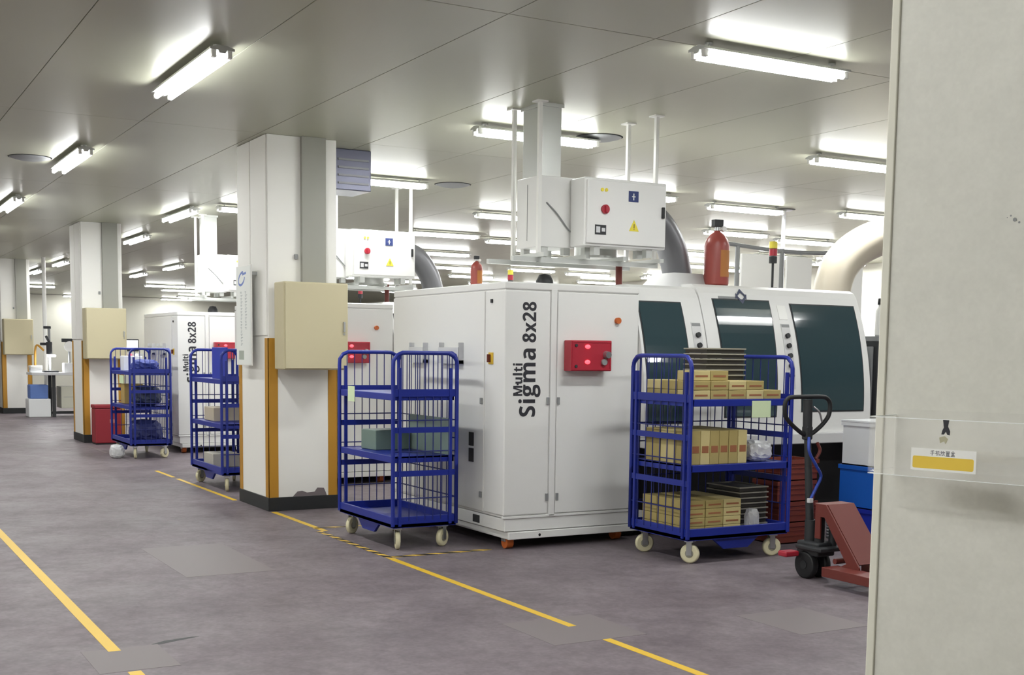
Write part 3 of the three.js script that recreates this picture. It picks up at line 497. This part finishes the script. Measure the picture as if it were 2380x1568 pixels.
// ------------------------------------------------------------------ pallet jack, crates and tubs at the right
{
  const t = thing('pallet_jack', 'red hand pallet jack with black loop handle beside the loaded cart', 'pallet jack', [6.28, 0, -6.5]);
  for (const s of [-1, 1]) { const w = part('steering_wheel', lathe([[0.03, -0.028], [0.085, -0.03], [0.1, -0.02], [0.1, 0.02], [0.085, 0.03], [0.03, 0.028]], 28).rotateZ(R90).translate(-0.04 + s * 0.06, 0.1, -0.06), M.black, t); part('hub', rod(V(-0.04 + s * 0.06 - 0.032, 0.1, -0.06), V(-0.04 + s * 0.06 + 0.032, 0.1, -0.06), 0.032, 14), M.dark, w); }
  part('pump_block', [bx(-0.12, 0.05, 0.17, 0.27, -0.15, 0.07, 0.015), bx(-0.16, 0.1, 0.215, 0.245, -0.12, 0.14, 0.01), rod(V(-0.04, 0.25, 0), V(-0.04, 0.5, 0), 0.035, 16), rod(V(-0.04, 0.24, -0.09), V(-0.04, 0.42, -0.09), 0.045, 16), rod(V(0.04, 0.24, 0.05), V(0.04, 0.36, 0.05), 0.03, 14)], M.dark, t);
  part('release_pedal', bx(-0.28, -0.15, 0.16, 0.2, -0.17, -0.08, 0.012), M.red, t);
  part('spring', [0, 1, 2, 3, 4].map((k) => new THREE.TorusGeometry(0.034, 0.008, 6, 16).rotateX(R90).translate(0.06, 0.3 + k * 0.022, 0.02)), M.steel, t);
  const h = part('handle_shaft', [rod(V(-0.05, 0.36, -0.09), V(-0.08, 1.06, -0.12), 0.03, 14, 0.024), bx(-0.11, -0.05, 1.0, 1.1, -0.15, -0.09, 0.012), rod(V(-0.08, 1.06, -0.12), V(-0.08, 1.29, -0.125), 0.034, 12)], M.dark, t);
  part('handle_loop', pipe([V(-0.08, 1.03, -0.12), V(-0.2, 1.09, -0.12), V(-0.29, 1.17, -0.12), V(-0.3, 1.26, -0.12), V(-0.26, 1.305, -0.12), V(-0.08, 1.31, -0.12), V(0.08, 1.305, -0.12), V(0.13, 1.26, -0.12), V(0.12, 1.17, -0.12), V(0.04, 1.09, -0.12)], 0.016, 72, 8, true, 0.4), M.black, h);
  part('release_lever', pipe([V(-0.05, 1.24, -0.1), V(0.0, 1.2, -0.09), V(0.03, 1.13, -0.09)], 0.007, 12, 6), M.steel, h);
  part('control_cable', pipe([V(-0.1, 1.02, -0.08), V(-0.12, 0.92, -0.05), V(-0.06, 0.82, -0.04), V(0.0, 0.74, -0.05), V(-0.04, 0.66, -0.05), V(-0.1, 0.58, -0.04)], 0.011, 40, 8), M.hose, h);
  part('cable_clip', bx(-0.125, -0.085, 0.55, 0.585, -0.055, -0.025, 0.006), M.lightOff, h);
  part('grip_strap', pipe([V(0.0, 0.98, -0.1), V(0.02, 0.92, -0.09), V(-0.02, 0.86, -0.09)], 0.012, 12, 6), M.jackRed, h);
  // welded red frame: two side cheeks, a sloping back and forks
  const cheek = (x) => plate([[0.0, 0.3], [0.0, 0.55], [0.1, 0.55], [0.44, 0.15], [0.44, 0.07], [0.26, 0.07], [0.26, 0.13], [0.32, 0.16], [0.09, 0.46], [0.05, 0.46], [0.05, 0.3]], -0.006, 0.006, 0.001).rotateY(-R90).translate(x, 0, 0);
  part('frame', [cheek(-0.08), cheek(0.18), bx(-0.08, 0.18, 0.535, 0.552, -0.02, 0.1, 0.003), rod(V(-0.08, 0.16, 0.2), V(0.18, 0.16, 0.2), 0.02, 10), (() => { const g = bx(-0.07, 0.17, -0.006, 0.006, 0, 0.5); return g.rotateX(0.87).translate(0, 0.548, 0.1); })()], M.jackRed, t);
  for (const s of [-1, 1]) { const f = part('fork', [plate([[0.22, 0.07], [0.22, 0.13], [0.5, 0.13], [1.3, 0.11], [1.36, 0.075], [1.3, 0.07]], -0.075, 0.075, 0.003).rotateY(-R90).translate(0.05 + s * 0.19, 0, 0)], M.jackRed, t); part('load_roller', rod(V(0.05 + s * 0.19 - 0.04, 0.036, 1.15), V(0.05 + s * 0.19 + 0.04, 0.036, 1.15), 0.036, 14), M.lightOff, f); }
}
function crate(name, label, p, w, h, d, m, lip) {
  const t = thing(name, label, 'crate', p, 0);
  part('crate_wall', [bx(-w / 2, w / 2, 0, 0.01, -d / 2, d / 2), ...ring(-w / 2, w / 2, -d / 2, d / 2, 0.012, 0, h).map((g) => g.rotateX(-R90))], m, t);
  part('crate_rim', ring(-w / 2 - 0.012, w / 2 + 0.012, -d / 2 - 0.012, d / 2 + 0.012, 0.025, h - 0.035, h).map((g) => g.rotateX(-R90)), m, t);
  for (const y of lip ? [] : [0.35, 0.6]) part('crate_rib', ring(-w / 2 - 0.007, w / 2 + 0.007, -d / 2 - 0.007, d / 2 + 0.007, 0.012, h * y, h * y + 0.012).map((g) => g.rotateX(-R90)), m, t);
  return t;
}
crate('plastic_crate', 'dark blue crate at the bottom of the blue stack by the partition', [7.9, 0, -7.55], 0.5, 0.32, 0.4, M.navy, 1);
crate('plastic_crate', 'bright blue crate in the middle of the blue stack', [7.9, 0.32, -7.55], 0.5, 0.36, 0.4, M.blue, 1);
{ const t = crate('white_tub', 'white tub on top of the blue crates by the partition', [7.9, 0.68, -7.55], 0.48, 0.37, 0.38, M.tub, 1);
  part('tub_lid', bx(-0.255, 0.255, 0.365, 0.385, -0.205, 0.205, 0.006), M.tub, t);
  part('tub_mark', [bx(-0.2, -0.09, 0.2, 0.21, 0.19, 0.1975), bx(-0.16, 0.0, 0.1, 0.125, 0.19, 0.1975)], mat(0x5a86b8, 0.5), t); t.userData.category = 'tub'; }
for (let k = 0; k < 4; k++) crate('parts_bin', ['rusty red bin at the bottom of the stack behind the pallet jack', 'second rusty red bin from the floor behind the pallet jack', 'third rusty red bin from the floor behind the pallet jack', 'topmost rusty red bin of the stack behind the pallet jack'][k], [7.25 + (k % 2) * 0.02, k * 0.18, -8.0], 0.42, 0.18, 0.3, M.crateRed);

// ------------------------------------------------------------------ phone box on the partition wall
{
  const t = thing('acrylic_phone_box', 'clear acrylic box mounted on the near partition wall', 'box', [1.732, 0, -1.661], -73.5 * Math.PI / 180);
  const ac = mat(0xffffff, 0.06, { transmission: 0.95, thickness: 0, ior: 1.35 });
  const a = 0.035, b = 0.5, y0 = 1.392, y1 = 1.493, d = 0.1; // metres above the floor
  part('front_pane', bx(a, b, y0, y1, d - 0.004, d), ac, t); part('back_pane', bx(a, b, y0, y1 + 0.012, 0.0005, 0.004), ac, t);
  part('base_pane', bx(a, b, y0, y0 + 0.004, 0.004, d - 0.004), ac, t);
  for (const x of [a, b - 0.004]) part('end_pane', bx(x, x + 0.004, y0 + 0.004, y1, 0.004, d - 0.004), ac, t);
  part('polished_edge', [bx(a, b, y1, y1 + 0.0015, d - 0.004, d), bx(a, a + 0.004, y1, y1 + 0.0015, 0.004, d), bx(a, b, y0 - 0.001, y0, d - 0.004, d)], mat(0xf2f4f4, 0.15), t);
  const tex = canvasTex(768, 256, (c, w, h) => {
    c.fillStyle = '#f1f1ee'; c.fillRect(0, 0, w, h); c.fillStyle = '#ecc948'; c.beginPath(); c.roundRect?.(22, 92, w - 48, 138, 22); c.fill();
    c.strokeStyle = '#3a3a44'; c.lineWidth = 5; c.lineCap = 'round';
    const L = (ox, s) => { for (const l of s) { c.beginPath(); l.forEach(([x, y], i) => i ? c.lineTo(ox + x, 20 + y) : c.moveTo(ox + x, 20 + y)); c.stroke(); } };
    L(232, [[[6, 8], [40, 2]], [[4, 20], [44, 18]], [[0, 34], [48, 32]], [[24, 4], [24, 54], [16, 50]]]);
    L(292, [[[0, 14], [22, 14]], [[11, 2], [11, 56]], [[11, 20], [0, 38]], [[12, 22], [20, 32]], [[28, 6], [28, 34], [22, 54]], [[28, 6], [42, 6], [42, 50], [50, 50], [50, 42]]]);
    L(352, [[[10, 2], [14, 8]], [[0, 14], [26, 14]], [[10, 14], [8, 34], [0, 54]], [[9, 28], [22, 28], [20, 52], [14, 50]], [[34, 2], [28, 20]], [[30, 14], [50, 14]], [[46, 14], [40, 36], [26, 54]], [[32, 22], [50, 54]]]);
    L(414, [[[6, 2], [42, 2], [42, 12], [6, 12], [6, 2]], [[2, 20], [46, 20]], [[24, 14], [24, 26]], [[10, 26], [38, 26], [38, 50], [10, 50], [10, 26]], [[10, 34], [38, 34]], [[10, 42], [38, 42]], [[0, 56], [48, 56]]]);
    L(474, [[[24, 0], [2, 18]], [[24, 0], [46, 18]], [[12, 18], [36, 18]], [[14, 24], [34, 24], [34, 34], [14, 34], [14, 24]], [[8, 40], [40, 40], [40, 54]], [[8, 40], [8, 54]], [[18, 40], [18, 54]], [[29, 40], [29, 54]], [[0, 56], [48, 56]]]);
  });
  part('label_sticker', new THREE.PlaneGeometry(0.117, 0.039).translate(0.1755, 1.4235, d + 0.0006), mat(0xffffff, 0.5, { map: tex }), t);
  part('black_sticker', [plate([[-0.0055, 0.013], [0.0055, 0.013], [0.004, 0.002], [0.008, -0.006], [0.0075, -0.013], [0.003, -0.012], [0.0005, -0.007], [-0.003, -0.012], [-0.0075, -0.012], [-0.006, -0.005], [-0.0035, 0.0]], 0, 0.0005)].map((g) => g.translate(0.178, 1.4805, d + 0.0002)), M.text, t);
  part('faded_sticker', [plate([[-0.008, 0.004], [0.002, 0.007], [0.008, 0.002], [0.004, -0.007], [0.001, -0.002], [-0.006, -0.006]], 0, 0.0004)].map((g) => g.translate(0.175, 1.459, d + 0.0002)), mat(0xb4b094, 0.6), t);
}

// ------------------------------------------------------------------ far workbench and terminal
{
  const t = thing('workbench', 'pale workbench between the two far pillars', 'table', [4.9, 0, -29.9]);
  part('table_top', bx(-0.7, 0.75, 0.96, 1.02, -0.45, 0.4, 0.008), M.lightOff, t);
  for (const [x, z] of [[-0.2, 0.2], [0.66, 0.3], [-0.2, -0.35], [0.66, -0.35]]) part('leg', bx(x - 0.035, x + 0.035, 0, 0.96, z - 0.035, z + 0.035), M.dark, t);
  const d = part('drawer_unit', bx(-0.05, 0.6, 0.2, 0.7, -0.4, 0.25, 0.01), mat(0xc2c1b2, 0.5), t); part('drawer_line', bx(0.0, 0.56, 0.45, 0.46, 0.25, 0.256), M.grey, d);
  part('foot_rail', bx(-0.4, 0.72, 0.06, 0.12, -0.05, 0.05), M.dark, t);
}
single('storage_bin', [bx(-0.2, 0.2, 0, 0.32, -0.2, 0.2, 0.03)], mat(0x5a78b8, 0.5), 'blue bin standing on white case under the far workbench', 'bin', [4.38, 0.42, -29.9]);
single('storage_case', [bx(-0.24, 0.24, 0, 0.42, -0.25, 0.25, 0.02)], M.tub, 'white case on the floor under the far workbench', 'case', [4.38, 0, -29.9]);
{ const t = thing('microscope', 'dark bench microscope with lit ring on the far workbench', 'microscope', [4.66, 1.02, -29.85]);
  part('foot_plate', bx(-0.16, 0.16, 0, 0.04, -0.12, 0.14, 0.01), M.dark, t); part('column', rod(V(0, 0.03, -0.08), V(0, 1.05, -0.08), 0.03, 12), M.grey, t);
  part('arm', bx(-0.2, 0.06, 0.62, 0.68, -0.11, -0.05, 0.01), M.dark, t); part('upper_arm', bx(-0.12, 0.04, 1.0, 1.06, -0.11, -0.05, 0.01), M.dark, t); part('head', [rod(V(-0.02, 0.42, 0.02), V(-0.02, 0.7, 0.02), 0.065, 16), rod(V(-0.02, 0.7, 0.02), V(-0.1, 0.82, 0.14), 0.03, 10)], M.dark, t);
  part('ring_lamp', new THREE.TorusGeometry(0.07, 0.03, 10, 24).rotateX(R90).translate(0.02, 0.38, 0.05), M.whiteLamp, t); const l = new THREE.PointLight(0xffffff, 1.2, 0); l.position.set(0.02, 0.33, 0.05); l.castShadow = true; t.add(l); }
for (let k = 0; k < 3; k++) single('paper_tray', bx(-0.13, 0.13, 0, 0.05, -0.12, 0.12, 0.008), [M.tub, M.lightOff, M.white][k], ['pale tray lying on the far workbench top', 'second pale tray from the far workbench top', 'topmost pale tray on the far workbench'][k], 'tray', [4.34, 1.021 + k * 0.052, -29.9], k * 0.03);
{ const t = thing('inspection_gauge', 'grey inspection gauge with round dial at the right of the far workbench', 'gauge', [5.08, 1.02, -29.8]);
  part('gauge_base', bx(-0.15, 0.15, 0, 0.22, -0.14, 0.14, 0.015), M.lightOff, t); part('gauge_post', rod(V(0, 0.2, -0.05), V(0, 0.78, -0.05), 0.028, 12), M.grey, t); part('dial', rod(V(0, 0.6, -0.02), V(0, 0.6, 0.05), 0.12, 20), M.white, t); part('gauge_arm', bx(-0.16, 0.12, 0.7, 0.78, -0.1, 0, 0.01), M.dark, t); }
{ const t = thing('orange_arm_lamp', 'orange yellow jointed arm behind the pillar at the left edge', 'arm', [4.38, 1.02, -30.2]);
  part('arm_base', lathe([[0, 0], [0.09, 0], [0.09, 0.03], [0.03, 0.05], [0, 0.05]], 16), M.yellow, t); part('arm_tube', pipe([V(0, 0.04, 0), V(0.01, 0.5, 0), V(0.06, 0.62, 0), V(0.2, 0.5, 0)], 0.025, 24, 8), M.yellow, t); }
single('conduit_pole', rod(V(0, 0, 0), V(0, H, 0), 0.045, 12), M.white, 'thin white pole from floor to ceiling between the two far pillars', 'pole', [4.66, 0, -30.5]);
{ const t = thing('operator_terminal', 'small terminal with glowing white screen behind the far cart', 'terminal', [4.93, 0, -22.6]);
  part('stand', [rod(V(0, 0, 0), V(0, 1.5, 0), 0.03, 12), rod(V(0, 0, 0), V(0, 0.04, 0), 0.2, 20)], M.grey, t); part('housing', bx(-0.12, 0.12, 1.54, 1.76, -0.05, 0, 0.012), M.dark, t); part('keyboard_shelf', bx(-0.16, 0.16, 1.46, 1.5, -0.1, 0.16, 0.008), M.lightOff, t);
  part('screen', bx(-0.1, 0.1, 1.57, 1.74, 0, 0.003), M.screen, t); for (const [x, m] of [[-0.07, M.redLamp], [0.04, M.whiteLamp]]) part('indicator_lamp', new THREE.SphereGeometry(0.025, 10, 8).translate(x, 1.48, 0.165), m, t); }

renderer.render(scene, camera);
